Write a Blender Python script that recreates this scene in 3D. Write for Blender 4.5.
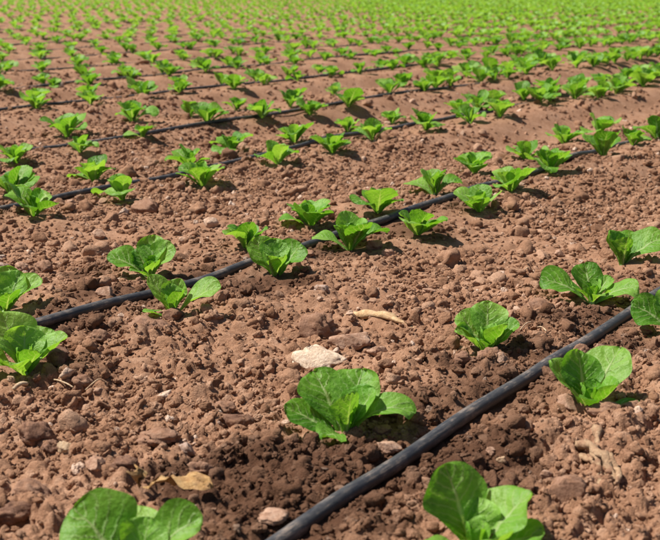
import bpy, math, random
import numpy as np

# ---------------------------------------------------------------- camera, sky, sun, exposure
scene = bpy.context.scene
for o in list(bpy.data.objects):
    bpy.data.objects.remove(o)
COL = scene.collection
R = math.radians
IMG_W, IMG_H = 660.0, 540.0
FPX = 1200.0                      # focal length in photo pixels
CAM_H = 0.55
PITCH = math.atan(290.0 / FPX)

cam_d = bpy.data.cameras.new('camera')
cam = bpy.data.objects.new('camera', cam_d)
COL.objects.link(cam)
cam.location = (0, 0, CAM_H)
cam.rotation_euler = (R(90) - PITCH, 0, 0)
cam_d.sensor_fit = 'HORIZONTAL'
cam_d.sensor_width = 36.0
cam_d.lens = 36.0 * FPX / IMG_W
cam_d.clip_start = 0.05
cam_d.clip_end = 2000
cam_d.dof.use_dof = True
cam_d.dof.focus_distance = 2.05
cam_d.dof.aperture_fstop = 12.5
scene.camera = cam

SUN_EL = 57.0
SUN_DIR = (-0.97, 0.20)           # ground direction towards the sun: left and a little beyond
_n = math.hypot(*SUN_DIR)
sx, sy = SUN_DIR[0] / _n, SUN_DIR[1] / _n
world = bpy.data.worlds.new('World')
scene.world = world
world.use_nodes = True
nt = world.node_tree
nt.nodes.clear()
wo = nt.nodes.new('ShaderNodeOutputWorld')
bg = nt.nodes.new('ShaderNodeBackground')
sk = nt.nodes.new('ShaderNodeTexSky')
sk.sky_type = 'NISHITA'
sk.sun_disc = False
sk.sun_elevation = R(SUN_EL)
sk.sun_rotation = math.atan2(sx, sy)
sk.air_density = 1.0
sk.dust_density = 1.0
bg.inputs['Strength'].default_value = 0.05
nt.links.new(sk.outputs[0], bg.inputs[0])
nt.links.new(bg.outputs[0], wo.inputs[0])

sd = bpy.data.lights.new('sun', 'SUN')
sd.energy = 5.0
sd.angle = R(0.53)
sd.color = (1.0, 0.955, 0.88)
sun = bpy.data.objects.new('sun', sd)
COL.objects.link(sun)
sun.location = (-5, 3, 6)
ce = math.cos(R(SUN_EL))
from mathutils import Vector, Euler
sun.rotation_euler = Vector((sx * ce, sy * ce, math.sin(R(SUN_EL)))).to_track_quat('Z', 'Y').to_euler()

scene.view_settings.view_transform = 'Standard'
scene.view_settings.look = 'None'
scene.view_settings.exposure = 0.62
scene.view_settings.gamma = 1.0
scene.view_settings.use_curve_mapping = False
scene.render.engine = 'CYCLES'
scene.cycles.max_bounces = 6
scene.cycles.transmission_bounces = 4

rng = np.random.default_rng(11)
random.seed(5)

# ---------------------------------------------------------------- noise helpers (numpy)
def _hash(ix, iy, s):
    h = (ix.astype(np.int64) * 374761393 + iy.astype(np.int64) * 668265263 + s * 2147483647) & 0xFFFFFFFF
    h = ((h ^ (h >> 13)) * 1274126177) & 0xFFFFFFFF
    h = ((h ^ (h >> 16)) * 2246822519) & 0xFFFFFFFF
    h = h ^ (h >> 15)
    return h.astype(np.float64) / 4294967296.0

def vnoise(x, y, cell, s):
    x = np.asarray(x, float) / cell; y = np.asarray(y, float) / cell
    ix = np.floor(x); iy = np.floor(y)
    fx = x - ix; fy = y - iy
    fx = fx * fx * (3 - 2 * fx); fy = fy * fy * (3 - 2 * fy)
    a = _hash(ix, iy, s); b = _hash(ix + 1, iy, s)
    c = _hash(ix, iy + 1, s); d = _hash(ix + 1, iy + 1, s)
    return (a * (1 - fx) + b * fx) * (1 - fy) + (c * (1 - fx) + d * fx) * fy

def fbm(x, y, cell, s, oct=3):
    t = 0; a = 1; n = 0
    for i in range(oct):
        t = t + a * vnoise(x, y, cell / 2 ** i, s + 31 * i); n += a; a *= .5
    return t / n

def lumps(x, y, cell, s, fill=1.0):
    """height 0..1 of round lumps of uneven size, one candidate per cell"""
    wx = x + (vnoise(x, y, cell * .8, s + 7) - .5) * cell * .7
    wy = y + (vnoise(x, y, cell * .8, s + 9) - .5) * cell * .7
    X = wx / cell; Y = wy / cell
    ix = np.floor(X); iy = np.floor(Y)
    best = np.zeros_like(X)
    for dx in (-1, 0, 1):
        for dy in (-1, 0, 1):
            cx = ix + dx; cy = iy + dy
            px = cx + _hash(cx, cy, s); py = cy + _hash(cx, cy, s + 1)
            rr = (.25 + .5 * _hash(cx, cy, s + 2)) * (_hash(cx, cy, s + 3) < fill)
            d2 = (X - px) ** 2 + (Y - py) ** 2
            best = np.maximum(best, np.sqrt(np.maximum(0, rr * rr - d2)) * 1.35)
    return best

# ---------------------------------------------------------------- layout of the field
UX, UY = 0.565, 0.825             # along the rows
VX, VY = -0.825, 0.565            # across the rows
def uv_of(x, y): return UX * x + UY * y, VX * x + VY * y
def xy_of(u, v): return UX * u + VX * v, UY * u + VY * v
BED = 0.859
def bed_v(k): return -0.199 + BED * k

def sstep(a, b, t):
    t = np.clip((t - a) / (b - a), 0, 1)
    return t * t * (3 - 2 * t)

def base_h(x, y):
    x = np.asarray(x, float); y = np.asarray(y, float)
    u, v = uv_of(x, y)
    q = (v + 0.199 + .03) / BED
    q = q + .05 * (vnoise(u, v * 0 + 3, 1.3, 71) - .5)
    c = .5 + .5 * np.cos(2 * math.pi * q)
    prof = np.clip(c * 1.35, 0, 1)
    prof = prof * prof * (3 - 2 * prof)
    amp = .016 + .056 * sstep(1.9, 4.4, u)
    r = np.hypot(x, y)
    return (prof - 1) * amp + (fbm(x, y, .45, 3, 2) - .5) * .022 + (vnoise(x, y, .13, 5) - .5) * .012

def unproject(px, py, dz=0.0):
    X = (px - 330) / FPX; Yd = (py - 270) / FPX
    d = np.array([X, math.cos(PITCH) - Yd * math.sin(PITCH), -math.sin(PITCH) - Yd * math.cos(PITCH)])
    z = 0.0
    for _ in range(12):
        t = (z + dz - CAM_H) / d[2]
        z = .5 * z + .5 * float(base_h(d[0] * t, d[1] * t))
    t = (z + dz - CAM_H) / d[2]
    return d[0] * t, d[1] * t
def px_per_m(y): return FPX / (math.cos(PITCH) * y + (CAM_H) * math.sin(PITCH))

PIPE_R = 0.0092
pipe_px = {
 1: [(228,566),(270,540),(345,494),(400,460),(455,425),(510,390),(560,355),(620,315),(660,288)],
 2: [(25,325),(60,316),(100,303),(150,289),(200,277),(245,262),(310,241),(385,219),(450,196),(530,172),(585,152)],
 3: [(0,206),(75,191),(150,179),(200,168),(240,158),(300,145),(350,134),(400,125),(450,116)],
 4: [(0,149),(35,146),(100,137),(170,127),(220,119),(270,113),(330,104),(400,91)],
}
pipes = {}
for k in range(1, 15):
    if k in pipe_px:
        P = [unproject(a, b, PIPE_R) for a, b in pipe_px[k]]
        U = np.array([uv_of(*p)[0] for p in P]); V = np.array([uv_of(*p)[1] for p in P])
        off = V - bed_v(k)
    else:
        U = np.array([0.0, 1.0]); off = np.array([0.0, 0.0])
    us = np.arange(U[0] - (3.0 if k > 1 else .8), max(U[-1], 0) + 14 + k * 1.2, .02)
    o = np.interp(us, U, off)
    ker = np.ones(13) / 13
    o = np.convolve(np.pad(o, 6, mode='edge'), ker, 'valid')
    o = o + (vnoise(us, us * 0 + k, .7, 400 + k) - .5) * (.012 if k < 5 else .06)
    x, y = xy_of(us, bed_v(k) + o)
    pipes[k] = (us, bed_v(k) + o, x, y)

def pipe_dist(x, y):
    """distance across the row to the pipe of the nearest bed, and that bed's number"""
    u, v = uv_of(x, y)
    k = np.clip(np.rint((v + .199) / BED), 0, 15).astype(int)
    d = np.abs(v - bed_v(k))
    for kk, (us, vs, _, _) in pipes.items():
        m = k == kk
        if m.any():
            d = np.where(m, np.abs(v - np.interp(u, us, vs)), d)
    return d, k

# ---------------------------------------------------------------- materials
def new_mat(name):
    m = bpy.data.materials.new(name); m.use_nodes = True
    t = m.node_tree; t.nodes.clear()
    return m, t, t.nodes.new('ShaderNodeOutputMaterial')
def nd(t, kind, **kw):
    n = t.nodes.new(kind)
    for a, b in kw.items():
        if a in n.inputs.keys() if hasattr(n.inputs, 'keys') else False: n.inputs[a].default_value = b
        else: setattr(n, a, b)
    return n
def ramp(t, stops):
    n = t.nodes.new('ShaderNodeValToRGB')
    e = n.color_ramp.elements
    e[0].position, e[0].color = stops[0][0], (*stops[0][1], 1)
    e[1].position, e[1].color = stops[-1][0], (*stops[-1][1], 1)
    for p, c in stops[1:-1]:
        q = e.new(p); q.color = (*c, 1)
    return n
def mixc(t, fac, a, b, mode='MIX'):
    n = t.nodes.new('ShaderNodeMix'); n.data_type = 'RGBA'; n.blend_type = mode
    for s, v in ((0, fac), (6, a), (7, b)):
        if hasattr(v, 'links') or hasattr(v, 'is_linked'): t.links.new(v, n.inputs[s])
        elif s == 0: n.inputs[0].default_value = v
        else: n.inputs[s].default_value = (*v, 1)
    return n.outputs[2]
def math_n(t, op, a, b=None, clamp=False):
    n = t.nodes.new('ShaderNodeMath'); n.operation = op; n.use_clamp = clamp
    for i, v in enumerate((a, b)):
        if v is None: continue
        if hasattr(v, 'is_linked'): t.links.new(v, n.inputs[i])
        else: n.inputs[i].default_value = v
    return n.outputs[0]
def noise(t, vec, scale, detail=3, rough=.55):
    n = t.nodes.new('ShaderNodeTexNoise')
    n.inputs['Scale'].default_value = scale; n.inputs['Detail'].default_value = detail
    n.inputs['Roughness'].default_value = rough
    t.links.new(vec, n.inputs['Vector'])
    return n.outputs[0]

DRY_A, DRY_B, DRY_C = (.198, .098, .054), (.325, .178, .107), (.475, .297, .200)
WET = (.105, .044, .024)
def soil_mat(name, instanced, gain=1.0, moist_attr=True):
    m, t, out = new_mat(name)
    pos = t.nodes.new('ShaderNodeNewGeometry').outputs['Position']
    a = noise(t, pos, 9, 4); b = noise(t, pos, 75, 4, .65); c = noise(t, pos, 420, 2)
    f = math_n(t, 'ADD', math_n(t, 'MULTIPLY', a, .45), math_n(t, 'MULTIPLY', b, .55))
    if instanced:
        at = t.nodes.new('ShaderNodeAttribute'); at.attribute_type = 'INSTANCER'; at.attribute_name = 'tint'
        f = math_n(t, 'ADD', math_n(t, 'MULTIPLY', f, .7), math_n(t, 'MULTIPLY', at.outputs['Fac'], .34))
    r = ramp(t, [(.30, DRY_A), (.52, DRY_B), (.76, DRY_C), (.92, (.66, .49, .38))])
    t.links.new(f, r.inputs[0])
    col = r.outputs[0]
    fine = ramp(t, [(.35, (.80, .78, .76)), (.65, (1.12, 1.12, 1.12))])
    t.links.new(c, fine.inputs[0])
    col = mixc(t, 1.0, col, fine.outputs[0], 'MULTIPLY')
    if moist_attr:
        mo = t.nodes.new('ShaderNodeAttribute'); mo.attribute_name = 'moist'
        mo.attribute_type = 'INSTANCER' if instanced else 'GEOMETRY'
        mf = mo.outputs['Fac']
        wet = mixc(t, b, (.042, .018, .010), (.105, .049, .027))
        col = mixc(t, mf, col, wet)
    if gain != 1.0:
        col = mixc(t, 1.0, col, (gain, gain, gain), 'MULTIPLY')
    p = t.nodes.new('ShaderNodeBsdfPrincipled')
    t.links.new(col, p.inputs['Base Color'])
    p.inputs['Roughness'].default_value = .95
    p.inputs['Specular IOR Level'].default_value = .12
    bp = t.nodes.new('ShaderNodeBump'); bp.inputs['Strength'].default_value = .9; bp.inputs['Distance'].default_value = .0035
    hh = math_n(t, 'ADD', noise(t, pos, 230, 4, .7), math_n(t, 'MULTIPLY', noise(t, pos, 700, 2), .4))
    t.links.new(hh, bp.inputs['Height']); t.links.new(bp.outputs[0], p.inputs['Normal'])
    t.links.new(p.outputs[0], out.inputs[0])
    return m
M_SOIL = soil_mat('soil', False)
M_CLOD = soil_mat('soil_clod', True)

def stone_mat(name, dark, mid, light, scale=60, rough=.85, dirty=.75):
    m, t, out = new_mat(name)
    pos = t.nodes.new('ShaderNodeNewGeometry').outputs['Position']
    f = math_n(t, 'ADD', math_n(t, 'MULTIPLY', noise(t, pos, scale, 5, .6), .6), math_n(t, 'MULTIPLY', noise(t, pos, 400, 2), .4))
    r = ramp(t, [(.33, dark), (.5, mid), (.68, light)]); t.links.new(f, r.inputs[0])
    p = t.nodes.new('ShaderNodeBsdfPrincipled')
    # soil still sticking to it in patches
    dm = ramp(t, [(.50, (0, 0, 0)), (.60, (1, 1, 1))]); t.links.new(noise(t, pos, 95, 4, .65), dm.inputs[0])
    dirt = math_n(t, 'MULTIPLY', dm.outputs[0], dirty)
    t.links.new(mixc(t, dirt, r.outputs[0], (.30, .16, .095)), p.inputs['Base Color'])
    p.inputs['Roughness'].default_value = rough; p.inputs['Specular IOR Level'].default_value = .2
    bp = t.nodes.new('ShaderNodeBump'); bp.inputs['Strength'].default_value = .85; bp.inputs['Distance'].default_value = .0035
    t.links.new(noise(t, pos, 230, 5, .75), bp.inputs['Height']); t.links.new(bp.outputs[0], p.inputs['Normal'])
    t.links.new(p.outputs[0], out.inputs[0])
    return m
M_STONE = {
 'clod': stone_mat('clod_brown', (.20, .10, .062), (.30, .165, .105), (.40, .24, .16), 70, .95),
 'dark': stone_mat('clod_dark', (.13, .062, .04), (.20, .105, .068), (.29, .165, .11), 70, .95),
 'pale': stone_mat('stone_cream', (.62, .41, .27), (.80, .60, .43), (.88, .72, .56), 45, .8, .3),
 'pink': stone_mat('stone_pink', (.32, .17, .11), (.43, .255, .17), (.54, .36, .26), 50, .85),
 'tan': stone_mat('stone_tan', (.40, .25, .14), (.56, .38, .23), (.64, .48, .32), 50, .85),
 'grey': stone_mat('stone_grey', (.26, .16, .11), (.38, .26, .20), (.48, .36, .29), 50, .85),
}
M_DRY = stone_mat('dry_leaf', (.36, .20, .10), (.55, .36, .19), (.70, .51, .31), 90, .8, .35)
M_ROOT = stone_mat('dry_root', (.30, .17, .10), (.42, .27, .16), (.54, .37, .23), 110, .9)
M_STRAW = stone_mat('straw', (.45, .30, .17), (.60, .44, .28), (.72, .58, .42), 90, .8)

def leaf_mat(name, use_uv=True):
    m, t, out = new_mat(name)
    pos = t.nodes.new('ShaderNodeNewGeometry').outputs['Position']
    rnd = t.nodes.new('ShaderNodeObjectInfo').outputs['Random']
    big = noise(t, pos, 13, 2); sm = noise(t, pos, 160, 3)
    f = math_n(t, 'ADD', math_n(t, 'MULTIPLY', big, .55), math_n(t, 'ADD', math_n(t, 'MULTIPLY', sm, .25), math_n(t, 'MULTIPLY', rnd, .28)))
    r = ramp(t, [(.30, (.064, .205, .013)), (.50, (.158, .365, .034)), (.76, (.305, .520, .095))])
    t.links.new(f, r.inputs[0])
    col = r.outputs[0]; vein = None
    if use_uv:
        uvn = t.nodes.new('ShaderNodeUVMap'); uvn.uv_map = 'UVMap'
        sp = t.nodes.new('ShaderNodeSeparateXYZ'); t.links.new(uvn.outputs[0], sp.inputs[0])
        s = math_n(t, 'ABSOLUTE', math_n(t, 'MULTIPLY', math_n(t, 'SUBTRACT', sp.outputs[0], .5), 2.0))
        tt = sp.outputs[1]
        # midrib: wide and pale at the foot, thin at the tip
        wid = math_n(t, 'ADD', math_n(t, 'MULTIPLY', math_n(t, 'POWER', math_n(t, 'SUBTRACT', 1.0, tt, True), 2.2), .42), .018)
        rib = math_n(t, 'SUBTRACT', 1.0, math_n(t, 'DIVIDE', s, wid), True)
        rib = math_n(t, 'POWER', rib, .6)
        # side veins leaving the midrib at an angle
        ph = math_n(t, 'MULTIPLY', math_n(t, 'SUBTRACT', tt, math_n(t, 'MULTIPLY', s, .30)), 8.0 * math.pi)
        ph = math_n(t, 'ADD', ph, math_n(t, 'MULTIPLY', sm, 2.4))
        sv = math_n(t, 'POWER', math_n(t, 'ABSOLUTE', math_n(t, 'COSINE', ph)), 22.0)
        sv = math_n(t, 'MULTIPLY', sv, math_n(t, 'MULTIPLY', math_n(t, 'SUBTRACT', 1.15, s, True), .5))
        vein = math_n(t, 'MAXIMUM', math_n(t, 'MULTIPLY', rib, .85), sv)
        col = mixc(t, vein, col, (.46, .58, .26))
    p = t.nodes.new('ShaderNodeBsdfPrincipled')
    t.links.new(col, p.inputs['Base Color'])
    p.inputs['Roughness'].default_value = .42
    p.inputs['Specular IOR Level'].default_value = .28
    bp = t.nodes.new('ShaderNodeBump'); bp.inputs['Strength'].default_value = .8; bp.inputs['Distance'].default_value = .0032
    hh = noise(t, pos, 120, 4, .6)
    if vein is not None: hh = math_n(t, 'SUBTRACT', hh, math_n(t, 'MULTIPLY', vein, .35))
    t.links.new(hh, bp.inputs['Height']); t.links.new(bp.outputs[0], p.inputs['Normal'])
    tr = t.nodes.new('ShaderNodeBsdfTranslucent')
    tc = mixc(t, 1.0, col, (1.22, 1.22, .42), 'MULTIPLY')
    t.links.new(tc, tr.inputs[0]); t.links.new(bp.outputs[0], tr.inputs['Normal'])
    ms = t.nodes.new('ShaderNodeMixShader'); ms.inputs[0].default_value = .45
    t.links.new(p.outputs[0], ms.inputs[1]); t.links.new(tr.outputs[0], ms.inputs[2])
    t.links.new(ms.outputs[0], out.inputs[0])
    return m
M_LEAF = leaf_mat('lettuce_leaf', True)
m, t, out = new_mat('lettuce_stem')
p = t.nodes.new('ShaderNodeBsdfPrincipled')
g = t.nodes.new('ShaderNodeNewGeometry').outputs['Position']
r = ramp(t, [(.3, (.22, .36, .10)), (.7, (.42, .52, .25))]); t.links.new(noise(t, g, 90, 3), r.inputs[0])
t.links.new(r.outputs[0], p.inputs['Base Color']); p.inputs['Roughness'].default_value = .5
t.links.new(p.outputs[0], out.inputs[0]); M_STEM = m

m, t, out = new_mat('black_pipe')
p = t.nodes.new('ShaderNodeBsdfPrincipled')
pos = t.nodes.new('ShaderNodeNewGeometry').outputs['Position']
dust = ramp(t, [(.42, (.026, .026, .030)), (.55, (.055, .053, .054)), (.69, (.25, .19, .15))])
mp = t.nodes.new('ShaderNodeVectorRotate'); mp.rotation_type = 'Z_AXIS'; mp.inputs['Angle'].default_value = -math.atan2(UY, UX)
t.links.new(pos, mp.inputs['Vector'])
sc_ = t.nodes.new('ShaderNodeVectorMath'); sc_.operation = 'MULTIPLY'; sc_.inputs[1].default_value = (.12, 1, 1)
t.links.new(mp.outputs[0], sc_.inputs[0])
dn = math_n(t, 'ADD', math_n(t, 'MULTIPLY', noise(t, pos, 22, 4, .65), .55), math_n(t, 'MULTIPLY', noise(t, sc_.outputs[0], 330, 4, .7), .5))
t.links.new(dn, dust.inputs[0])
t.links.new(dust.outputs[0], p.inputs['Base Color'])
rr = ramp(t, [(.4, (.42, .42, .42)), (.7, (.75, .75, .75))]); t.links.new(dn, rr.inputs[0])
t.links.new(rr.outputs[0], p.inputs['Roughness'])
bp = t.nodes.new('ShaderNodeBump'); bp.inputs['Strength'].default_value = .35; bp.inputs['Distance'].default_value = .0008
t.links.new(noise(t, pos, 300, 3), bp.inputs['Height']); t.links.new(bp.outputs[0], p.inputs['Normal'])
t.links.new(p.outputs[0], out.inputs[0]); M_PIPE = m

# ---------------------------------------------------------------- mesh helpers
def mesh_np(name, verts, quads=None, tris=None, smooth=True, uv=None):
    me = bpy.data.meshes.new(name)
    verts = np.asarray(verts, np.float32)
    me.vertices.add(len(verts)); me.vertices.foreach_set('co', verts.ravel())
    loops = []; starts = []; tot = 0
    if quads is not None and len(quads):
        q = np.asarray(quads, np.int32); loops.append(q.ravel())
        starts.append(np.arange(len(q), dtype=np.int32) * 4); tot = len(q) * 4
    if tris is not None and len(tris):
        q = np.asarray(tris, np.int32); loops.append(q.ravel())
        starts.append(np.arange(len(q), dtype=np.int32) * 3 + tot)
    if loops:
        L = np.concatenate(loops); S = np.concatenate(starts)
        me.loops.add(len(L)); me.loops.foreach_set('vertex_index', L)
        me.polygons.add(len(S)); me.polygons.foreach_set('loop_start', S)
        me.polygons.foreach_set('use_smooth', np.full(len(S), smooth))
        if uv is not None:
            lay = me.uv_layers.new(name='UVMap')
            lay.data.foreach_set('uv', np.asarray(uv, np.float32)[L].ravel())
    me.update(calc_edges=True)
    return me
def link(name, me, mat=None, parent=None, loc=None):
    o = bpy.data.objects.new(name, me); COL.objects.link(o)
    if mat and me is not None and not me.materials: me.materials.append(mat)
    if parent: o.parent = parent
    if loc is not None: o.location = loc
    return o
def tag(o, label=None, cat=None, group=None, kind=None):
    if label: o['label'] = label
    if cat: o['category'] = cat
    if group: o['group'] = group
    if kind: o['kind'] = kind
    return o
def grid_quads(nr, nc, wrap=False):
    i = np.arange(nr - 1)[:, None]; j = np.arange(nc if wrap else nc - 1)[None, :]
    a = i * nc + j; b = i * nc + (j + 1) % nc
    return np.stack([a, b, b + nc, a + nc], -1).reshape(-1, 4)

# ---------------------------------------------------------------- the ground: one sheet, fine in front, coarse to the horizon
STEM_SPOTS = []      # filled below, used to press the soil a little round the stems
DAMP = [(unproject(a_, b_), r_, w_) for a_, b_, r_, w_ in ((245, 478, .13, 1), (330, 462, .10, 1), (300, 520, .12, 1), (400, 415, .07, .9), (485, 458, .09, 1), (520, 480, .06, .8),
        (430, 400, .07, .7), (455, 368, .06, .7), (520, 350, .07, .8), (560, 322, .07, .9), (600, 318, .07, .9), (625, 300, .06, .7), (480, 500, .06, .9), (405, 480, .07, .9), (640, 350, .06, .7),
        (200, 282, .11, .95), (130, 295, .10, .85), (262, 285, .10, .9), (60, 325, .10, .8), (330, 250, .12, .85), (400, 232, .12, .8), (90, 275, .08, .7), (470, 205, .12, .7), (60, 372, .07, .7))]
def moist_at(x, y):
    d, k = pipe_dist(x, y)
    n = fbm(x, y, .16, 61, 3); n2 = fbm(x, y, .05, 67, 3)
    reach = .05 + (n - .5) * .16 + (n2 - .5) * .06
    amt = np.where(k == 1, .8, .5) * (.5 + .9 * (n - .2))
    m = np.clip(1 - sstep(reach - .05, reach + .05, d), 0, 1) * np.clip(amt, 0, 1)
    for (cx, cy), r_, w_ in DAMP:
        q = np.hypot(x - cx, y - cy) / r_ + (n - .5) * 1.1 + (n2 - .5) * .9
        m = np.maximum(m, w_ * (1 - sstep(.55, 1.1, q)) * .92)
    return m

def detail_h(x, y, dr):
    d, k = pipe_dist(x, y)
    near = sstep(.010, .045, d)
    tot = np.zeros_like(x)
    rough = .55 + .9 * fbm(x, y, .35, 83, 2)
    for cell, amp, s, fill in ((.060, .0055, 101, .30), (.027, .0068, 131, .6), (.0135, .0056, 161, .9), (.0070, .0046, 191, 1)):
        m = dr < cell * .42
        if not m.any(): continue
        fade = np.clip((cell * .42 - dr[m]) / (cell * .2), 0, 1)
        tot[m] += lumps(x[m], y[m], cell, s, fill) * amp * 1.9 * fade * rough[m]
    tot += (fbm(x, y, .03, 211, 3) - .5) * .008
    tot += (vnoise(x, y, .0045, 231) - .5) * .0026 * np.clip((.004 - dr) / .002, 0, 1)
    return tot * (.25 + .75 * near) - (1 - near) * .004

rs = list(np.geomspace(.06, .85, 14)); r = .88
while r < 42:
    rs.append(r); r += .00245 * r ** 1.62
rs += list(np.geomspace(44, 700, 24)); rs = np.array(rs)
ang = np.concatenate([np.linspace(-180, -62, 18)[:-1], np.linspace(-62, -19.5, 110)[:-1], np.linspace(-19.5, 19.5, 600),
                      np.linspace(19.5, 62, 110)[1:], np.linspace(62, 180, 18)[1:-1]])
AA, RR = np.meshgrid(np.radians(ang), rs)
gx = (RR * np.sin(AA)).ravel(); gy = (RR * np.cos(AA)).ravel()
dr = np.gradient(rs); DR = np.repeat(dr, len(ang))
fade_far = 1 - sstep(40, 120, RR.ravel())
gz = base_h(gx, gy) * fade_far + detail_h(gx, gy, DR)
gv = np.stack([gx, gy, gz], 1)
nr_, nc_ = len(rs), len(ang)
me = mesh_np('ground', gv, quads=grid_quads(nr_, nc_, True)[:, ::-1])
at = me.attributes.new('moist', 'FLOAT', 'POINT')
at.data.foreach_set('value', moist_at(gx, gy).astype(np.float32))
ground = link('ground', me, M_SOIL); tag(ground, kind='structure', label='crumbly reddish brown soil of the planted field', cat='soil')

def ground_z(x, y):
    x = np.atleast_1d(np.asarray(x, float)); y = np.atleast_1d(np.asarray(y, float))
    r = np.hypot(x, y)
    return base_h(x, y) + detail_h(x, y, .00245 * np.maximum(r, .3) ** 1.62)

# ---------------------------------------------------------------- clods
ICO = {}
def ico(level):
    if level in ICO: return ICO[level]
    import bmesh
    bm = bmesh.new(); bmesh.ops.create_icosphere(bm, subdivisions=level, radius=1)
    bm.verts.ensure_lookup_table()
    v = np.array([q.co[:] for q in bm.verts]); f = np.array([[q.index for q in p.verts] for p in bm.faces])
    bm.free(); ICO[level] = (v, f); return ICO[level]
def noise3(v, scale, s):
    # cheap 3-D value noise from three planes
    return (vnoise(v[:, 0] * scale + v[:, 2] * scale * .61, v[:, 1] * scale - v[:, 2] * scale * .37, 1, s)
            + vnoise(v[:, 1] * scale + 9 + v[:, 0] * scale * .41, v[:, 2] * scale + v[:, 0] * .2 * scale, 1, s + 3)) - 1
def rock(level, s, size=(1, 1, .75), lump=.35, facet=0):
    v, f = ico(level); v = v.copy()
    rg = np.random.default_rng(s)
    d = 1 + lump * noise3(v, 1.3, s) + lump * .6 * noise3(v, 2.9, s + 11) + lump * .42 * noise3(v, 6.5, s + 23) + lump * .22 * noise3(v, 12, s + 37)
    v = v * d[:, None]
    for _ in range(facet):           # cut flat facets like broken stone
        n = rg.normal(size=3); n /= np.linalg.norm(n); n[2] = abs(n[2]) * .8 + .1; n /= np.linalg.norm(n)
        h = rg.uniform(.42, .72); q = v @ n; ex = np.maximum(q - h, 0)
        v -= ex[:, None] * n * .93
    return v * np.array(size), f

src = bpy.data.collections.new('clod_shapes')
NSRC = 14
for i in range(NSRC):
    rg = np.random.default_rng(900 + i)
    v, f = rock(3, 900 + i * 17, (1, rg.uniform(.65, 1), rg.uniform(.55, .85)), .55, 2 if i % 3 == 0 else 0)
    me = mesh_np('clod_shape', v, tris=f, smooth=i % 2 == 0); me.materials.append(M_CLOD)
    o = bpy.data.objects.new('clod_shape_%02d' % i, me); src.objects.link(o)

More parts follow.
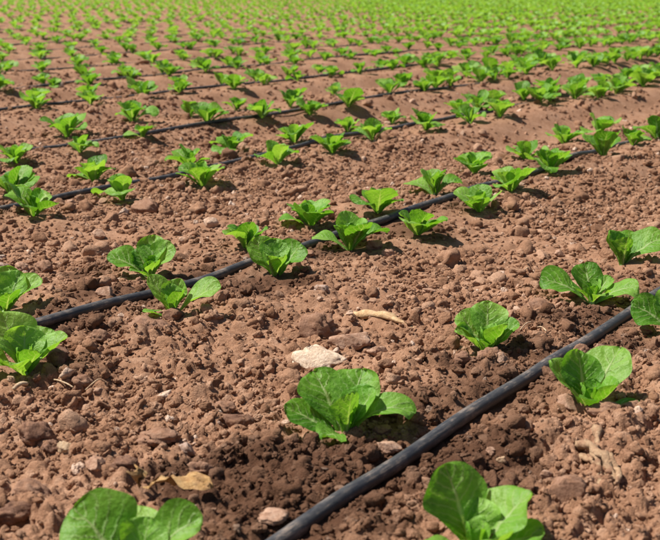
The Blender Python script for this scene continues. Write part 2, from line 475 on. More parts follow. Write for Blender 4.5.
# what was read off the photograph: plants and single stones, in photo pixels of their feet
def cm(*ls): return [(l[0], l[1], l[2] / 100, l[3] * 1.08 / 100) + tuple(l[4:]) for l in ls]
INNER = [(40, 66, 4.2, 3.0, 5, .7, .16), (165, 70, 3.8, 2.7, 0, .7, .16), (290, 74, 3.4, 2.4, 0, .8, .16)]
PAIR2 = 'along the second pipe'
hand = [
 # (px, py, leaves, label)
 (135, 588, cm((150, 52, 10.5, 7.8, -28, .3), (97, 50, 8.6, 6.0, -15, .35), (66, 66, 7.2, 5.4, -10, .5, .15), (20, 60, 10.0, 4.6, -42, .8), (210, 30, 7, 5, -20), (320, 40, 7, 5, -30), (265, 40, 6, 4.6, -15), *INNER),
  'large lettuce with a crumpled dry yellow leaf lying beside it'),
 (345, 437, cm((178, 28, 8.2, 5.3, -8, .3), (124, 50, 9.6, 6.8, -22, .25), (68, 54, 9.2, 6.2, -18, .4, .13), (2, 50, 9.8, 5.0, -72, .5), (236, 22, 5.0, 4.0, -22, .3, .14), (295, 72, 6.6, 4.6, 5, .95), (25, 60, 7, 5, -15, .7), *INNER),
  'broad lettuce with spreading leaves just below the cream topped stone'),
 (487, 352, cm((187, 40, 6.0, 4.2, -12, .7), (143, 52, 7.2, 4.8, -15, .4), (84, 64, 8.0, 5.8, -12, .25), (8, 46, 6.4, 4.8, -10, .6), (322, 58, 6.0, 4.8, -5, .8), (240, 45, 3.8, 3, -20), *INNER),
  'compact cupped lettuce on bare soil beside a bent straw, first pipe'),
 (592, 303, cm((172, 36, 10.0, 6.8, -34, .2), (96, 56, 7.8, 5.8, -18, .4, .13), (348, 34, 8.4, 6.4, -28, .2, .15), (42, 48, 6.4, 3.2, -25, .5), (205, 40, 5.5, 4.2, -15), (290, 35, 4.5, 3.5, -15, .4, .16), *INNER),
  'lettuce with one big round leaf resting over a pinkish stone'),
 (622, 265, cm((150, 66, 7.4, 5.4, -5, .7), (280, 72, 6.4, 5.2, 5, .9), (10, 42, 10.0, 6.4, -30, .25), (100, 60, 7.2, 5.2, -10, .5), (50, 50, 8, 5.5, -20), *INNER),
  'lettuce with dark folded centre next to the one over the pinkish stone'),
 (475, 556, cm((132, 66, 10.2, 8.0, -14, .2), (18, 52, 9.0, 7.0, -20, .3, .16), (80, 62, 6.2, 4.6, -10, .4, .14), (214, 30, 6.5, 4.8, -18, .4), (282, 42, 7.2, 5.6, -12, .4), (345, 36, 7.6, 5.0, -30, .4), *INNER),
  'lettuce with crumbs of soil on its leaves between pipe and dry root'),
 (588, 412, cm((164, 52, 8.2, 4.8, -6, .45), (102, 62, 8.2, 6.0, -10, .35, .11), (44, 54, 9.8, 6.6, -22, .2), (322, 52, 6.0, 4.4, -8, .8), (354, 14, 6.2, 3.2, -8, .3), (240, 40, 5, 3.8, -10, .5), *INNER),
  'lettuce with round upright leaves behind a row of stones, two stones by the pipe'),
 (676, 334, cm((166, 38, 8.4, 6.8, -16, .2), (95, 55, 8, 6, -15), (30, 45, 8.5, 6, -20), (320, 40, 7, 5, -20), (230, 35, 6, 4.6, -15), *INNER),
  'lettuce with a round leaf hanging near the pipe, next to stones pair'),
 (5, 312, cm((20, 48, 8.2, 5.4, -20, .6), (95, 60, 8.2, 6.2, -10, .4), (160, 45, 8.5, 6, -20), (60, 60, 7.5, 5.2, -10, .6, .15), (300, 50, 6, 4.4, -15), (230, 35, 6, 4.6, -20), *INNER), None),
 (25, 374, cm((142, 62, 9.6, 6.6, -10, .35), (98, 70, 7.0, 6.0, -8, .2, .16), (60, 50, 7.6, 5.6, -18, .3), (14, 44, 8.0, 4.6, -14, .7), (262, 34, 6.0, 5.0, -8, .5), (205, 40, 7.5, 5.4, -18), (315, 45, 5.6, 4.6, -10, .6), *INNER),
  'big full lettuce shading a dark stone at its foot, second pipe'),
 (150, 278, cm((176, 38, 9.0, 5.8, -30, .35), (82, 64, 8.6, 5.4, -14, .5, .13), (28, 58, 7.8, 5.4, -12, .45), (130, 55, 6.6, 5.2, -15, .5, .16), (300, 50, 4.6, 3.6, -10), (225, 30, 4.5, 3.4, -20), *INNER),
  'lettuce with one leaf stretched flat sideways, behind the second pipe bend'),
 (172, 317, cm((150, 62, 8.0, 3.4, -16, .5), (4, 44, 9.6, 4.8, -34, .5), (202, 14, 4.8, 4.2, -12, .2, .15), (60, 70, 6.6, 4.0, -6, .6), (110, 72, 5.8, 3.6, 0, .7), (320, 62, 5.2, 3.6, -8, .8), *INNER[:2]),
  'small lettuce with long narrow leaf raised sideways and reddish stone below'),
 (275, 278, cm((140, 56, 8.8, 6.4, -12, .35, .12), (18, 52, 8.2, 6.8, -10, .3, .13), (242, 60, 6.0, 4.8, -4, .8), (90, 62, 8.0, 5.6, -10, .5), (305, 55, 5.4, 4.4, -6, .7), (60, 60, 7, 5, -10), *INNER),
  'lush upright lettuce hiding the second pipe, long dark shadow on bare soil'),
]
near_px = [
 (245, 248, 0, None), (310, 228, 0, None), (378, 213, 0, None), (435, 195, 0, None), (475, 174, 0, None), (527, 160, 0, None), (563, 143, 0, None), (600, 133, 0, None),
 (350, 250, 0, 'bushy lettuce with brown stones to one side of its foot, second pipe'), (417, 235, 0, None), (480, 212, 0, None), (511, 191, 0, None), (550, 173, 0, None), (603, 157, 0, None), (632, 145, 0, None),
 (12, 197, 0, 'lettuce close to the pale stone, between third and fourth pipes'), (95, 182, 0, None), (190, 168, 0, None), (232, 153, 0, None), (295, 142, 0, None), (347, 132, 0, None), (392, 123, 0, None),
 (33, 216, 0, 'lettuce on the third pipe with a small pale stone beside it'), (123, 200, 0, 'lettuce beside the large brown clod on the third pipe'), (203, 186, 0, None), (278, 164, 0, None), (332, 153, 0, None), (372, 140, 0, None), (425, 130, 0, None), (470, 123, 0, None), (500, 117, 0, None),
 (67, 137, 0, None), (133, 122, 0, None), (190, 117, 0, None), (236, 110, 0, None), (290, 107, 0, None),
 (17, 163, 0, None), (80, 152, 0, None), (143, 137, 0, None), (207, 123, 0, None), (262, 118, 0, None), (310, 115, 0, None), (348, 107, 0, None),
]
stones = [
 # px, py (foot), width px, height/width, material, facets, label
 (318, 376, 54, .6, 'pale', 4, 'large cream topped stone on bare soil'),
 (322, 343, 38, .95, 'clod', 0, 'round brown clod of soil behind the cream topped stone'),
 (350, 353, 36, .62, 'pink', 4, 'angular broken stone between the round clod and the dry stalk'),
 (377, 359, 20, .6, 'pink', 3, 'small angular stone below the dry stalk'),
 (38, 452, 36, .85, 'dark', 1, 'big dark clod next to the tan block'),
 (82, 398, 22, .85, 'clod', 0, 'rounded clod touching a thin pale twig'),
 (66, 460, 18, .8, 'tan', 5, 'small square tan block of stone'),
 (52, 457, 18, .8, 'dark', 0, 'dark clod wedged between tan block and big clod'),
 (96, 478, 26, .6, 'pink', 2, 'flattened pinkish clod past the tan block'),
 (389, 456, 22, .8, 'pink', 4, 'pink stone standing beside the first pipe under a lettuce'),
 (383, 438, 20, .65, 'clod', 1, 'brown clod behind the pink stone under a lettuce'),
 (273, 529, 34, .38, 'pink', 1, 'flat pinkish stone lying alone on damp soil by the pipe'),
 (187, 460, 22, .75, 'grey', 2, 'greyish stone at the end of the long low clod'),
 (160, 450, 40, .30, 'clod', 0, 'long low smooth clod on bare soil'),
 (28, 508, 42, .65, 'clod', 1, 'wide lumpy clod with a blunt top, apart from the tan block'),
 (12, 530, 30, .6, 'dark', 0, 'dark clod beside the wide lumpy clod'),
 (124, 476, 26, .6, 'dark', 0, 'dark clod just before the crumpled dry leaf'),
 (200, 482, 20, .75, 'clod', 0, 'small round clod behind the crumpled dry leaf'),
 (567, 508, 40, .68, 'clod', 1, 'large rounded clod next to the forked dry root'),
 (566, 416, 28, .55, 'pink', 3, 'wedge shaped pink stone at the foot of a round leaved lettuce'),
 (580, 363, 19, .95, 'clod', 0, 'round brown pebble touching the first pipe'),
 (599, 362, 20, .8, 'pink', 5, 'angular pale pink stone beside the round pebble at the pipe'),
 (572, 300, 25, .8, 'pink', 3, 'pinkish stone under the big round lettuce leaf'),
 (145, 216, 26, .75, 'clod', 1, 'large brown clod in front of the third pipe'),
 (70, 209, 15, .55, 'pink', 3, 'small pale stone by the third pipe'),
 (9, 182, 20, .6, 'pale', 3, 'pale stone between third and fourth pipes'),
 (105, 300, 24, .5, 'pink', 3, 'flat pinkish stone half hidden behind the second pipe'),
 (4, 275, 17, .7, 'grey', 1, 'greyish stone, one of two side by side past the second pipe'),
 (21, 277, 16, .85, 'pink', 0, 'rounder pinkish stone, one of two past the second pipe'),
 (45, 275, 20, .7, 'clod', 2, 'brown clod near the two stones past the second pipe'),
 (172, 323, 22, .55, 'dark', 1, 'dark reddish stone at the foot of the narrow leaved lettuce'),
 (374, 251, 18, .85, 'clod', 2, 'brown stone beside the bushy lettuce'),
 (388, 258, 13, .7, 'pink', 1, 'little pink stone next to the brown stone by bushy lettuce'),
 (198, 305, 20, .6, 'pink', 2, 'lumpy pink clod in the shadow end of the narrow leaved lettuce'),
 (487, 366, 19, .9, 'clod', 0, 'upright round clod under the compact cupped lettuce'),
 (461, 368, 22, .65, 'clod', 1, 'wide clod next to the compact cupped lettuce'),
 (56, 368, 34, .75, 'dark', 3, 'dark stone shaded by the big full lettuce'),
 (147, 340, 36, .5, 'clod', 0, 'broad low clod below the second pipe'),
 (98, 346, 26, .6, 'clod', 1, 'lumpy clod below the second pipe near the big full lettuce'),
 (537, 312, 26, .5, 'clod', 1, 'flat clod between the compact and the big leafed lettuce'),
 (546, 480, 14, .7, 'pink', 3, 'small pale pink stone between soil speckled lettuce and dry root'),
 (491, 462, 13, .7, 'pink', 3, 'small pink stone on damp soil by the first pipe'),
 (502, 470, 11, 1.0, 'tan', 3, 'small orange tan pebble on damp soil by the first pipe'),
 (602, 496, 10, .8, 'tan', 2, 'tiny pale tan pebble at the edge of the large rounded clod'),
 (629, 415, 22, .6, 'clod', 1, 'brown clod in the shadow of the round leaved lettuce'),
 (604, 424, 34, .45, 'clod', 0, 'broad cluster clod in front of the round leaved lettuce'),
 (574, 346, 14, .7, 'clod', 1, 'small clod behind the round pebble at the pipe'),
 (226, 418, 18, .7, 'clod', 0, 'single clod on bare soil facing the broad lettuce'),
 (238, 432, 26, .6, 'dark', 1, 'dark clod at the edge of the damp soil'),
 (305, 262, 18, .6, 'clod', 1, 'clod in the shadow of the lush upright lettuce'),
 (324, 298, 16, .8, 'grey', 2, 'small greyish stone on bare soil behind the round clod'),
 (100, 403, 12, .6, 'pink', 2, 'pink pebble near the thin pale twig'),
 (12, 388, 10, .9, 'tan', 3, 'small tan pebble close to the big full lettuce'),
 (430, 300, 18, .5, 'pink', 2, 'pale flat stone on bare soil past the dry stalk'),
 (560, 258, 11, .7, 'pink', 3, 'small pale stone on bare soil behind the folded lettuce'),
 (645, 336, 18, .6, 'clod', 1, 'brown clod across the first pipe from the pinkish stone'),
 (100, 240, 14, .7, 'pink', 2, 'small stone between the second and third pipes'),
]
AVOID = []
for _l in hand + near_px:
    _x, _y = unproject(_l[0], _l[1]); AVOID.append((_x, _y, .028))
for _l in stones:
    _x, _y = unproject(_l[0], _l[1] - _l[2] * .12); AVOID.append((_x, _y, _l[2] / px_per_m(_y) * .42))
for _p in ((355, 319, .022), (372, 322, .024), (390, 327, .024), (150, 500, .03), (175, 505, .03), (596, 460, .022), (606, 478, .022)):
    AVOID.append((*unproject(_p[0], _p[1]), _p[2]))
pts = []
for rad, spread, dens, dmax, half in ((.0022, .35, 15000, 2.5, 32), (.0038, .4, 9500, 5.0, 29), (.0066, .4, 1900, 8.5, 28), (.0112, .38, 170, 13, 28), (.018, .28, 14, 16, 28)):
    area = R(half) * dmax ** 2
    n = int(area * dens)
    a = rng.uniform(-R(half), R(half), n); rr_ = dmax * np.sqrt(rng.uniform(.02, 1, n))
    x = rr_ * np.sin(a); y = rr_ * np.cos(a)
    keep = (rr_ > .8) & (rng.uniform(size=n) < np.clip(2.4 * (fbm(x, y, .3, 301, 3) - .22), .3, 1)) 
    keep &= rng.uniform(size=n) < np.clip((dmax - rr_) / (dmax * .3), 0, 1)
    keep &= rng.uniform(size=n) > .62 * sstep(3.2, 5.0, uv_of(x, y)[0])      # trodden smooth further along the beds
    x, y = x[keep], y[keep]
    s = rad * np.exp(rng.normal(0, spread, len(x)))
    d, k = pipe_dist(x, y)
    ok = d > s * 1.6 + PIPE_R * .8
    for qx, qy, qr in AVOID:
        ok &= ~((np.hypot(x - qx, y - qy) < qr + s) & (s > .0035))
    x, y, s = x[ok], y[ok], s[ok]
    z = ground_z(x, y) + s * rng.uniform(-.25, .35, len(s))
    pts.append(np.stack([x, y, z, s], 1))
pts = np.concatenate(pts)
me = bpy.data.meshes.new('soil_clods')
me.vertices.add(len(pts)); me.vertices.foreach_set('co', pts[:, :3].astype(np.float32).ravel())
def pattr(nm, ty, val, key='value'):
    a = me.attributes.new(nm, ty, 'POINT'); a.data.foreach_set(key, np.ascontiguousarray(val).ravel())
pattr('scl', 'FLOAT', pts[:, 3].astype(np.float32))
rot = rng.uniform(0, 6.283, (len(pts), 3)); rot[:, :2] = rng.normal(0, .5, (len(pts), 2))
pattr('rot', 'FLOAT_VECTOR', rot.astype(np.float32), 'vector')
idx = rng.integers(0, NSRC, len(pts)); idx = np.where(pts[:, 3] > .0085, idx // 2 * 2, idx)
pattr('idx', 'INT', idx.astype(np.int32))
tint = rng.beta(2.2, 2.6, len(pts)); tint[rng.uniform(size=len(pts)) < .025] += .9
pattr('tint', 'FLOAT', tint.astype(np.float32))
pattr('moist', 'FLOAT', (moist_at(pts[:, 0], pts[:, 1]) * .85).astype(np.float32))
clods = link('soil_clods', me)
tag(clods, 'loose crumbs and small clods of dry reddish soil', 'soil', kind='stuff')
ng = bpy.data.node_groups.new('scatter_clods', 'GeometryNodeTree')
ng.interface.new_socket('Geometry', in_out='INPUT', socket_type='NodeSocketGeometry')
ng.interface.new_socket('Geometry', in_out='OUTPUT', socket_type='NodeSocketGeometry')
gi = ng.nodes.new('NodeGroupInput'); go = ng.nodes.new('NodeGroupOutput')
ip = ng.nodes.new('GeometryNodeInstanceOnPoints'); ci = ng.nodes.new('GeometryNodeCollectionInfo')
ci.inputs['Collection'].default_value = src
ci.inputs['Separate Children'].default_value = True; ci.inputs['Reset Children'].default_value = True
ip.inputs['Pick Instance'].default_value = True
def na(nm, ty):
    n = ng.nodes.new('GeometryNodeInputNamedAttribute'); n.data_type = ty; n.inputs[0].default_value = nm
    return [s for s in n.outputs if s.enabled and s.name == 'Attribute'][0]
L = ng.links.new
L(gi.outputs[0], ip.inputs['Points']); L(ci.outputs[0], ip.inputs['Instance'])
L(na('idx', 'INT'), ip.inputs['Instance Index']); L(na('rot', 'FLOAT_VECTOR'), ip.inputs['Rotation']); L(na('scl', 'FLOAT'), ip.inputs['Scale'])
L(ip.outputs[0], go.inputs[0])
md = clods.modifiers.new('scatter', 'NODES'); md.node_group = ng

# ---------------------------------------------------------------- drip pipes
def tube(path, rad, sides=10, close=True, taper=None):
    P = np.asarray(path, float); n = len(P)
    T = np.gradient(P, axis=0); T /= np.linalg.norm(T, axis=1)[:, None]
    up = np.array([0, 0, 1.0])
    S = np.cross(T, up); S /= np.maximum(np.linalg.norm(S, axis=1), 1e-6)[:, None]; N = np.cross(S, T)
    a = np.linspace(0, 2 * math.pi, sides, endpoint=False)
    rad = np.broadcast_to(np.asarray(rad, float), (n,)) if taper is None else rad * taper
    v = P[:, None] + rad[:, None, None] * (np.cos(a)[None, :, None] * S[:, None] + np.sin(a)[None, :, None] * N[:, None])
    v = v.reshape(-1, 3); q = grid_quads(n, sides, True)
    tr = []
    if close:
        v = np.vstack([v, P[0], P[-1]]); c0, c1 = len(v) - 2, len(v) - 1
        for j in range(sides):
            tr.append((c0, (j + 1) % sides, j)); b = (n - 1) * sides
            tr.append((c1, b + j, b + (j + 1) % sides))
    return v, q, np.array(tr) if tr else None
ORD = ['', 'first', 'second', 'third', 'fourth', 'fifth', 'sixth', 'seventh', 'eighth', 'ninth', 'tenth', 'eleventh', 'twelfth', 'thirteenth', 'fourteenth']
PIPE_LABEL = {1: 'black plastic drip pipe on damp dark soil, first in line from the forked dry root',
              2: 'black plastic drip pipe next beyond the cream topped stone',
              3: 'dusty black drip pipe, third in line from the forked dry root'}
for k, (us, vs, x, y) in pipes.items():
    st = 1 if k < 4 else 4
    x, y, us_ = x[::st], y[::st], us[::st]
    z = base_h(x, y)
    z = np.convolve(np.pad(z, 4, mode='edge'), np.ones(9) / 9, 'valid') + (PIPE_R * .45 + .002 * np.sin(us_ * 5 + k) + (vnoise(us_, us_ * 0, .17, 950 + k) - .5) * .005 if k < 4 else PIPE_R * (.1 if k < 7 else -.7) + (vnoise(us_, us_ * 0, .6, 900 + k) - .5) * .012)
    z = z - .015 * sstep(3.2, 4.6, us_) * sstep(.3, 1.1, x)
    v, q, tr = tube(np.stack([x, y, z], 1), PIPE_R if k < 3 else .0078, 14 if k < 4 else 8)
    o = link('drip_pipe', mesh_np('drip_pipe', v, q, tr), M_PIPE)
    tag(o, PIPE_LABEL.get(k, 'thin black drip pipe between lettuce rows, %s in line from the forked dry root' % ORD[k]), 'pipe', 'drip pipes along the lettuce beds')

# ---------------------------------------------------------------- lettuce leaves
def leaf_np(az, el, Ln, W, bend=-20, cup=.35, wave=.10, twist=0, s=0, nu=11, nv=15, blister=.0011, r0=.004, z0=.004, fold=0.0):
    """az: 0 right, 90 away, 180 left, 270 toward the camera; el: slope at the foot; lengths in metres"""
    rg = np.random.default_rng(s)
    ph = rg.uniform(0, 6.28, 6)
    n1 = nv // 2; TC = .66
    tt = np.concatenate([np.linspace(0, TC, n1 + 1)[:-1], TC + (1 - TC) * np.sin(np.linspace(0, math.pi / 2, nv - n1))])
    ss = np.linspace(-1, 1, nu)
    # midline
    e = np.radians(el + 6) + np.radians(bend * 1.35) * tt ** 1.7
    dt = np.diff(tt)
    em = .5 * (e[1:] + e[:-1])
    rad = r0 + np.concatenate([[0], np.cumsum(np.cos(em) * dt)]) * Ln
    hgt = z0 + np.concatenate([[0], np.cumsum(np.sin(em) * dt)]) * Ln
    prof = np.where(tt < TC, .16 + .84 * np.sin(math.pi / 2 * (np.minimum(tt, TC) / TC) ** 2.15), np.sqrt(np.maximum(1 - ((tt - TC) / (1 - TC)) ** 2, 0)))
    prof[-1] = .02
    w = .5 * W * prof * (1 + .05 * np.sin(7 * tt + ph[0]) + .035 * np.sin(17 * tt + ph[1]))
    T, S = np.meshgrid(tt, ss, indexing='ij')
    Wd = w[:, None]
    aS = np.abs(S)
    asym = 1 + .10 * np.sin(ph[2]) * S
    lat = S * Wd * asym * (1 - .10 * cup * aS ** 2)
    edge = aS ** 2.2
    nrm = cup * Wd * aS ** 1.8 * (1 - .45 * T) + fold * Wd * aS
    nrm = nrm + wave * W * edge * .75 * (.75 * np.sin(7 * T + ph[3] + 1.2 * S) + .25 * np.sin(13 * T + ph[4] - S * 2)) * np.clip(T * 2, 0, 1)
    bl = np.abs(np.sin(math.pi * 4.5 * (T - .30 * aS) + ph[5])) * (1 - aS ** 3) * np.clip(aS * 5, 0, 1)
    bl = bl + 1.2 * (vnoise(S * 3.2 + ph[0], T * 6.5 + ph[1], 1, s % 9999) - .5) * (1 - aS ** 2)
    nrm = nrm + wave * .20 * W * aS ** 3 * np.sin(17 * T + ph[2] + 3 * S) * np.clip(T * 2 - .4, 0, 1)
    nrm = nrm + blister * bl * 2.3 * np.clip(T * 3, 0, 1)
    lat_len = (.012 * Ln) * np.sin(8 * T + ph[1] + S * 2) * edge 
    # frame
    E = e[:, None]
    rr = rad[:, None] + lat_len * np.cos(E) - nrm * np.sin(E)
    zz = hgt[:, None] + lat_len * np.sin(E) + nrm * np.cos(E)
    tw = np.radians(twist) * T
    lat2 = lat * np.cos(tw); zz = zz + lat * np.sin(tw) * np.cos(E); rr = rr - lat * np.sin(tw) * np.sin(E)
    a = R(az)
    x = rr * math.cos(a) - lat2 * math.sin(a); y = rr * math.sin(a) + lat2 * math.cos(a)
    v = np.stack([x, y, zz], -1).reshape(-1, 3)
    uv = np.stack([(S + 1) / 2, T], -1).reshape(-1, 2)
    return v, grid_quads(nv, nu), uv
def stem_np(rad=.0050, h=.010, s=0, sides=8):
    P = np.array([[0, 0, -.012], [0, 0, 0], [0, 0, h * .6], [0, 0, h]])
    a = np.linspace(0, 6.283, sides, endpoint=False)
    prof = np.array([.75, 1.0, 1.05, .45]) * rad
    v = np.concatenate([np.stack([np.cos(a) * r_, np.sin(a) * r_, np.full(sides, p_[2])], 1) for r_, p_ in zip(prof, P)])
    v = np.vstack([v, [0, 0, h * 1.1]]); n = len(v) - 1; b = 3 * sides
    return v, grid_quads(4, sides, True), np.array([(n, b + j, b + (j + 1) % sides) for j in range(sides)])

def rand_spec(rg, size=1.0):
    n = rg.integers(6, 9); a0 = rg.uniform(0, 360); sp = []
    for i in range(n):
        az = a0 + i * 137.5 + rg.normal(0, 12)
        age = i / (n - 1)
        Ln = rg.uniform(.068, .094) * (1 - .25 * age) * size
        sp.append((az, 36 + 32 * age + rg.normal(0, 8), Ln, Ln * rg.uniform(.72, .95), rg.uniform(-58, -8), rg.uniform(.15, .55), rg.uniform(.03, .09)))
    for i in range(3):
        Ln = rg.uniform(.034, .055) * size
        sp.append((a0 + 60 + i * 125 + rg.normal(0, 15), rg.uniform(58, 80), Ln, Ln * rg.uniform(.6, .75), rg.uniform(-15, 15), rg.uniform(.5, .9), rg.uniform(.10, .2)))
    return sp
def leaf_args(l):
    az, el, Ln, W = l[:4]
    bend = l[4] if len(l) > 4 else -20
    cup = l[5] if len(l) > 5 else .35
    wave = l[6] if len(l) > 6 else .09
    return dict(az=az, el=el, Ln=Ln, W=W, bend=bend, cup=cup, wave=wave)

def build_plant(spec, seed, nu=11, nv=15, roll=0):
    """lettuce_plant > leaf, leaf, ..., stem"""
    root = bpy.data.objects.new('lettuce_plant', None); COL.objects.link(root)
    root.empty_display_size = .02
    rg = np.random.default_rng(seed)
    for i, l in enumerate(spec):
        small = l[2] < .057
        v, q, uv = leaf_np(**leaf_args(l), s=seed * 50 + i, nu=7 if small else nu, nv=9 if small else nv, twist=rg.normal(0, 12) + (0 if small else roll * math.cos(R(l[0]))),
                           r0=.003 if small else .005, z0=.007 if small else .003)
        link('leaf', mesh_np('leaf', v, q, uv=uv), M_LEAF, root)
    v, q, tr = stem_np()
    link('stem', mesh_np('stem', v, q, tr), M_STEM, root)
    return root
def copy_plant(src_root):
    r = src_root.copy(); COL.objects.link(r)
    for ch in src_root.children:
        c = ch.copy(); COL.objects.link(c); c.parent = r
    return r
def joined_plant_np(spec, seed, nu, nv):
    V = []; Q = []; U = []; n = 0
    for i, l in enumerate(spec):
        v, q, uv = leaf_np(**leaf_args(l), s=seed * 50 + i, nu=nu, nv=nv)
        V.append(v); Q.append(q + n); U.append(uv); n += len(v)
    return np.concatenate(V), np.concatenate(Q), np.concatenate(U)

SIDE = {'f': 'its side away from the cream topped stone', 'n': 'its side facing the cream topped stone'}
def row_label(k, side):
    if k == 1:
        return 'young lettuce along the first pipe', 'lettuces along the first drip pipe'
    if k <= 14:
        if k == 1: side = 'n' if side == 'f' else 'f'
        return 'young lettuce along the %s pipe, on %s' % (ORD[k], SIDE[side]), 'lettuces along the %s drip pipe' % ORD[k]
    return 'small distant lettuce in the dense green rows far from the pipes', 'distant lettuces'

spots = []   # (x, y, k, side, spec, label)
for px, py, spec, lab in hand:
    x, y = unproject(px, py); u, v = uv_of(x, y); k = int(round((v + .199) / BED))
    spots.append((x, y, k, 'f' if v - bed_v(k) > -.03 else 'n', spec, lab))
for px, py, _, lab in near_px:
    x, y = unproject(px, py); u, v = uv_of(x, y); k = int(round((v + .199 + .06) / BED))
    spots.append((x, y, k, 'f' if v - bed_v(k) > -.08 else 'n', None, lab))
# rows go on by rule where no plant has been read off the photograph
umax = {}; umin = {}
for x, y, k, s, _, _ in spots:
    u, v = uv_of(x, y)
    umax[(k, s)] = max(umax.get((k, s), -9), u); umin[(k, s)] = min(umin.get((k, s), 99), u)
rg = np.random.default_rng(77)
def in_frame(x, y, z=.03, m=0):
    yc = y * math.cos(PITCH) - (z - CAM_H) * math.sin(PITCH)
    if yc < .2: return False, 0, 0
    px = 330 + FPX * x / yc
    py = 270 - FPX * (y * math.sin(PITCH) + (z - CAM_H) * math.cos(PITCH)) / yc
    return (-20 - m < px < 680 + m and -12 - m < py < 590 + m), px, py
extra = []
for k in range(1, 62):
    for s, off, ph in (('f', .092, 0), ('n', -.106, -.16)):
        if s == 'f': a0 = rg.uniform(0, .33)
        step = .325
        for i in range(-60, 260):
            u = a0 + ph + i * step + rg.normal(0, .018)
            if (k, s) in umax and umin[(k, s)] - .22 < u < umax[(k, s)] + .24: continue
            v = bed_v(k) + off + rg.normal(0, .016)
            if rg.uniform() < .03: continue
            x, y = xy_of(u, v)
            if y < .5 or y > 52 or abs(x) > 4 + y * .55: continue
            extra.append((x, y, k, s))
            if rg.uniform() < .62 * float(sstep(.3, 1.5, x)):      # closer planting on one side of the field
                x, y = xy_of(u + step * .5, v + rg.normal(0, .03)); extra.append((x, y, k, s))
vis = []; rest = []
for e in extra:
    ok, px, py = in_frame(e[0], e[1])
    (vis if ok else rest).append(e)
vis.sort(key=lambda e: math.hypot(e[0], e[1]))
NIND = 298 - len(spots)
indiv, rest = vis[:NIND], vis[NIND:] + rest
for e in indiv: spots.append((*e, None, None))
print('plants', len(spots), 'rest', len(rest))

# prototypes: 10 plants with leaves as parts, 8 joined ones for far away
protos = [build_plant(rand_spec(np.random.default_rng(500 + i)), 500 + i, 11, 18) for i in range(20)]
proto_used = [False] * len(protos)
far_me = []
for i in range(8):
    V, Q, U = joined_plant_np(rand_spec(np.random.default_rng(700 + i)), 700 + i, 5, 8)
    me = mesh_np('lettuce_plant', V, Q, uv=U); me.materials.append(M_LEAF); far_me.append(me)
FOOT = -.005
def vigour(x, y):      # plants are fuller on one side of the field
    return 1 + .17 * float(sstep(-.3, 1.4, x)) * float(sstep(2.2, 4.2, uv_of(x, y)[0]))
def place(root, x, y, rz, sc, tilt=True):
    root.location = (x, y, float(base_h(x, y)) + FOOT)
    root.rotation_euler = (rg.normal(0, .07) if tilt else 0, rg.normal(0, .07) if tilt else 0, rz)
    root.scale = (sc, sc, sc * (1.0 if not tilt else 1.12))
ANCHOR = {(2, 'n'): ('lush upright lettuce hiding', 'lush upright one', 'second'), (2, 'f'): ('lettuce with one leaf stretched', 'flat leaved one', 'second'),
          (3, 'n'): ('lettuce beside the large brown clod', 'one by the brown clod', 'third'), (3, 'f'): ('lettuce close to the pale stone', 'one by the pale stone', 'third')}
named = []
for (k, sd_), (start, what, pn) in ANCHOR.items():
    row = sorted([q for q in spots if q[2] == k and q[3] == sd_], key=lambda q: uv_of(q[0], q[1])[0])
    u0 = [uv_of(q[0], q[1])[0] for q in row if q[5] and q[5].startswith(start)]
    if not u0: print('no anchor', k, sd_); continue
    c_ = 0
    for q in row:
        if uv_of(q[0], q[1])[0] > u0[0] + .01:
            c_ += 1
            if q[5] is None and c_ <= 14: named.append((q[0], q[1], '%s lettuce on from the %s, same row, %s pipe' % (ORD[c_], what, pn)))
order = 0
for x, y, k, side, spec, lab in spots:
    for nx, ny, nl in named:
        if nx == x and ny == y: lab = nl
    d = math.hypot(x, y)
    if spec is not None:
        root = build_plant(spec, 40 + order, 15, 26, {1: 18, 5: 10, 6: 12, 2: 20}.get(order, 38))
        place(root, x, y, 0, .92 if order in (0, 5) else 1.0, False)
    elif d < 8.6:
        i = order % len(protos)
        if proto_used[i]: root = copy_plant(protos[i])
        else: root = protos[i]; proto_used[i] = True
        place(root, x, y, rg.uniform(0, 6.28), np.clip(rg.normal(1.02, .10), .75, 1.25) * vigour(x, y))
    else:
        root = link('lettuce_plant', far_me[order % len(far_me)])
        place(root, x, y, rg.uniform(0, 6.28), np.clip(rg.normal(1.02, .10), .75, 1.25) * vigour(x, y))
    rl, grp = row_label(k, side)
    tag(root, lab or rl, 'lettuce', grp)
    order += 1
# the rest of the field: too many to count, one object
V = []; Q = []; U = []; n = 0
lod = [[joined_plant_np(rand_spec(np.random.default_rng(800 + i))[:9], 800 + i, nu, nv) for i in range(8)] for L_, (nu, nv) in enumerate(((5, 7), (3, 4)))]
for (x, y, k, s) in rest:
    d = math.hypot(x, y)
    v, q, uv = lod[0 if d < 13 else 1][rg.integers(8)]
    a = rg.uniform(0, 6.28); sc = np.clip(rg.normal(1.0, .11), .7, 1.25) * vigour(x, y)
    c, s_ = math.cos(a) * sc, math.sin(a) * sc
    w = np.stack([v[:, 0] * c - v[:, 1] * s_ + x, v[:, 0] * s_ + v[:, 1] * c + y, v[:, 2] * sc * 1.1], 1)
    V.append(w); Q.append(q + n); U.append(uv); n += len(w)
V = np.concatenate(V)
cent = np.array([[e[0], e[1]] for e in rest]); hz = base_h(cent[:, 0], cent[:, 1])
cnt = [len(lod[0 if math.hypot(e[0], e[1]) < 13 else 1][0][0]) for e in rest]
V[:, 2] += base_h(V[:, 0], V[:, 1]) + FOOT
o = link('distant_lettuces', mesh_np('distant_lettuces', V, np.concatenate(Q), uv=np.concatenate(U)), M_LEAF)
tag(o, 'mass of green lettuce rows filling the far field', 'lettuce', kind='stuff')

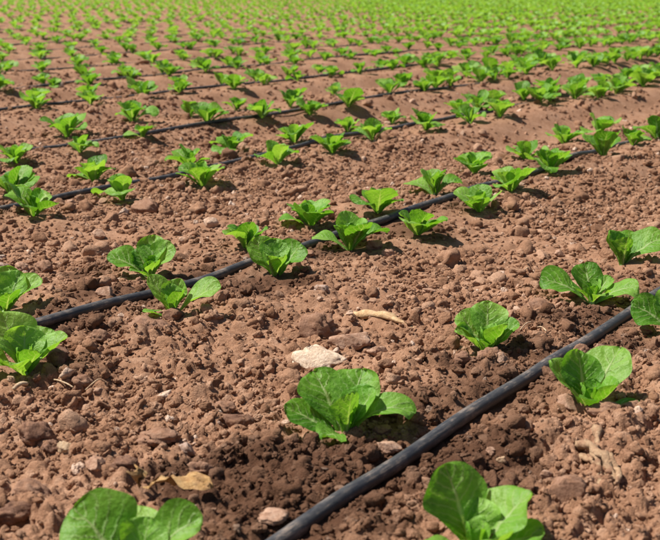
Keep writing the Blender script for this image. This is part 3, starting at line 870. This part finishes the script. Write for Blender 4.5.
# ---------------------------------------------------------------- single stones and clods read off the photograph
for i, (px, py, w, hw, mk, fc, lab) in enumerate(stones):
    x, y = unproject(px, py - w * .12)
    sc = w / px_per_m(y) * .47
    v, f = rock(4, 3000 + i * 13, (1, .72 + .25 * ((i * 7) % 5) / 5, max(hw, .35) * 1.0), .40 if fc else .55, fc)
    v = v * (1 + .10 * noise3(v, 4.5, i + 60) + .07 * noise3(v, 10, i + 70) + .05 * noise3(v, 22, i + 80))[:, None]
    v = v * sc
    lowest = v[:, 2].min()
    o = link('stone' if mk in ('pale', 'pink', 'tan', 'grey') else 'soil_clod', mesh_np('stone', v, tris=f, smooth=True), M_STONE[mk])
    o.location = (x, y, float(ground_z(x, y)[0]) * .5 + float(base_h(x, y)) * .5 + .004 - .38 * lowest)
    o.rotation_euler = (0, 0, rg.uniform(-.5, .5))
    tag(o, lab, 'stone' if o.name.startswith('stone') else 'clod', 'stones on the soil' if o.name.startswith('stone') else 'large clods of soil')

# soil crumbs lying on one lettuce's leaves are left to the scatter; dry plant remains follow
def place_on(px, py, dz=0):
    x, y = unproject(px, py); return np.array([x, y, float(ground_z(x, y)[0]) + dz])
def remains(name, V, Qd, T, mat, lab, cat):
    o = link(name, mesh_np(name, V, Qd, T), mat); tag(o, lab, cat); return o
def join(parts):
    V = []; Qd = []; T = []; n = 0
    for v, q, tr in parts:
        V.append(v); Qd.append(q + n)
        if tr is not None: T.append(tr + n)
        n += len(v)
    return np.concatenate(V), np.concatenate(Qd), (np.concatenate(T) if T else None)
def wobble(v, amp, sc, s):
    return v + amp * np.stack([noise3(v * sc, 1, s), noise3(v * sc + 5, 1, s + 1), noise3(v * sc + 11, 1, s + 2)], 1)

def path(pxs, dz, n=24):
    P = np.array([place_on(a, b, 0) for a, b in pxs]); P[:, 2] += np.asarray(dz)
    tq = np.linspace(0, len(P) - 1, n)
    return np.stack([np.interp(tq, np.arange(len(P)), P[:, j]) for j in range(3)], 1)
# dry stalk
c = path([(344, 317), (362, 320), (387, 325), (414, 333)], [.008, .012, .010, .004])
v, q, tr = tube(c, .0145, 10, taper=np.clip(np.sin(np.linspace(.12, 3.0, 24)) ** .8, .15, 1) * np.linspace(1.1, .55, 24))
cz = np.repeat(c[:, 2], 10); v[:240, 2] = cz + (v[:240, 2] - cz) * .6 - .004
remains('dry_stalk', wobble(wobble(v, .004, 90, 5), .0028, 260, 55), q, tr, M_DRY, 'long tapering pale dry stalk lying on the bare soil', 'stalk')
# crumpled dry leaf beside the large lettuce
P0 = place_on(152, 500, .006)
v, q, uv = leaf_np(-22, 12, .085, .026, -18, .5, .25, 30, 991, 11, 18, .003)
v = wobble(v, .009, 70, 9) + P0 + np.array([-.012, 0, 0.004])
v2, q2, uv2 = leaf_np(120, 30, .030, .026, 60, .9, .35, 60, 993, 9, 10, .004)
v2 = wobble(v2, .010, 110, 19) + P0 + np.array([-.012, 0, .004])
V_, Q_, _ = join([(v, q, None), (v2, q2, None)])
remains('dry_leaf', V_, Q_, None, stone_mat('dry_yellow_leaf', (.30, .16, .06), (.46, .27, .11), (.58, .38, .18), 90, .7, .3), 'crumpled dry yellow leaf on the soil beside a large lettuce', 'dry leaf')
# forked dry root
segs = []
for pxs, dz, r0_ in (([(596, 442), (598, 456), (600, 470)], [.008, .012, .008], .0045), ([(578, 455), (590, 464), (604, 476), (614, 486)], [.004, .010, .012, .006], .0060),
                     ([(604, 472), (616, 480), (618, 492), (612, 496)], [.010, .012, .008, .002], .0035), ([(590, 463), (596, 478), (598, 490)], [.010, .006, .001], .0030),
                     ([(580, 462), (592, 470), (606, 484)], [.002, .006, .006], .0040)):
    c = path(pxs, dz, 14); segs.append(tube(c, r0_, 8, taper=np.linspace(1.15, .55, 14)))
V_, Q_, T_ = join(segs)
zb = float(base_h(*unproject(598, 470))) + .010; V_[:, 2] = zb + (V_[:, 2] - zb) * .75
remains('dry_root', wobble(wobble(V_, .005, 110, 31), .003, 300, 71), Q_, T_, M_ROOT, 'forked dry root stub lying on the soil', 'root')
# straws and twigs
straws = [([(54, 388), (64, 394), (74, 399)], 'thin pale twig leaning on the rounded clod'), ([(86, 399), (100, 397), (112, 395)], 'short straw ending against the rounded clod'),
          ([(520, 334), (531, 327)], 'bent straw stalk near the compact cupped lettuce'), ([(537, 331), (546, 340)], 'broken end of straw by the compact cupped lettuce'),
          ([(14, 398), (28, 395)], 'flat chip of straw close to the big full lettuce'), ([(522, 278), (530, 272)], 'tiny straw on bare soil near the big round lettuce leaf'),
          ([(432, 325), (442, 323)], 'small straw chip past the dry stalk')]
for i, (pxs, lab) in enumerate(straws):
    c = path(pxs, np.linspace(.006, .007, len(pxs)), 10)
    c[:, 2] += .004 * np.sin(np.linspace(0, 3.1, 10))
    v, q, tr = tube(c, .0011 if i != 4 else .003, 6)
    remains('straw', v, q, tr, M_STRAW, lab, 'straw')
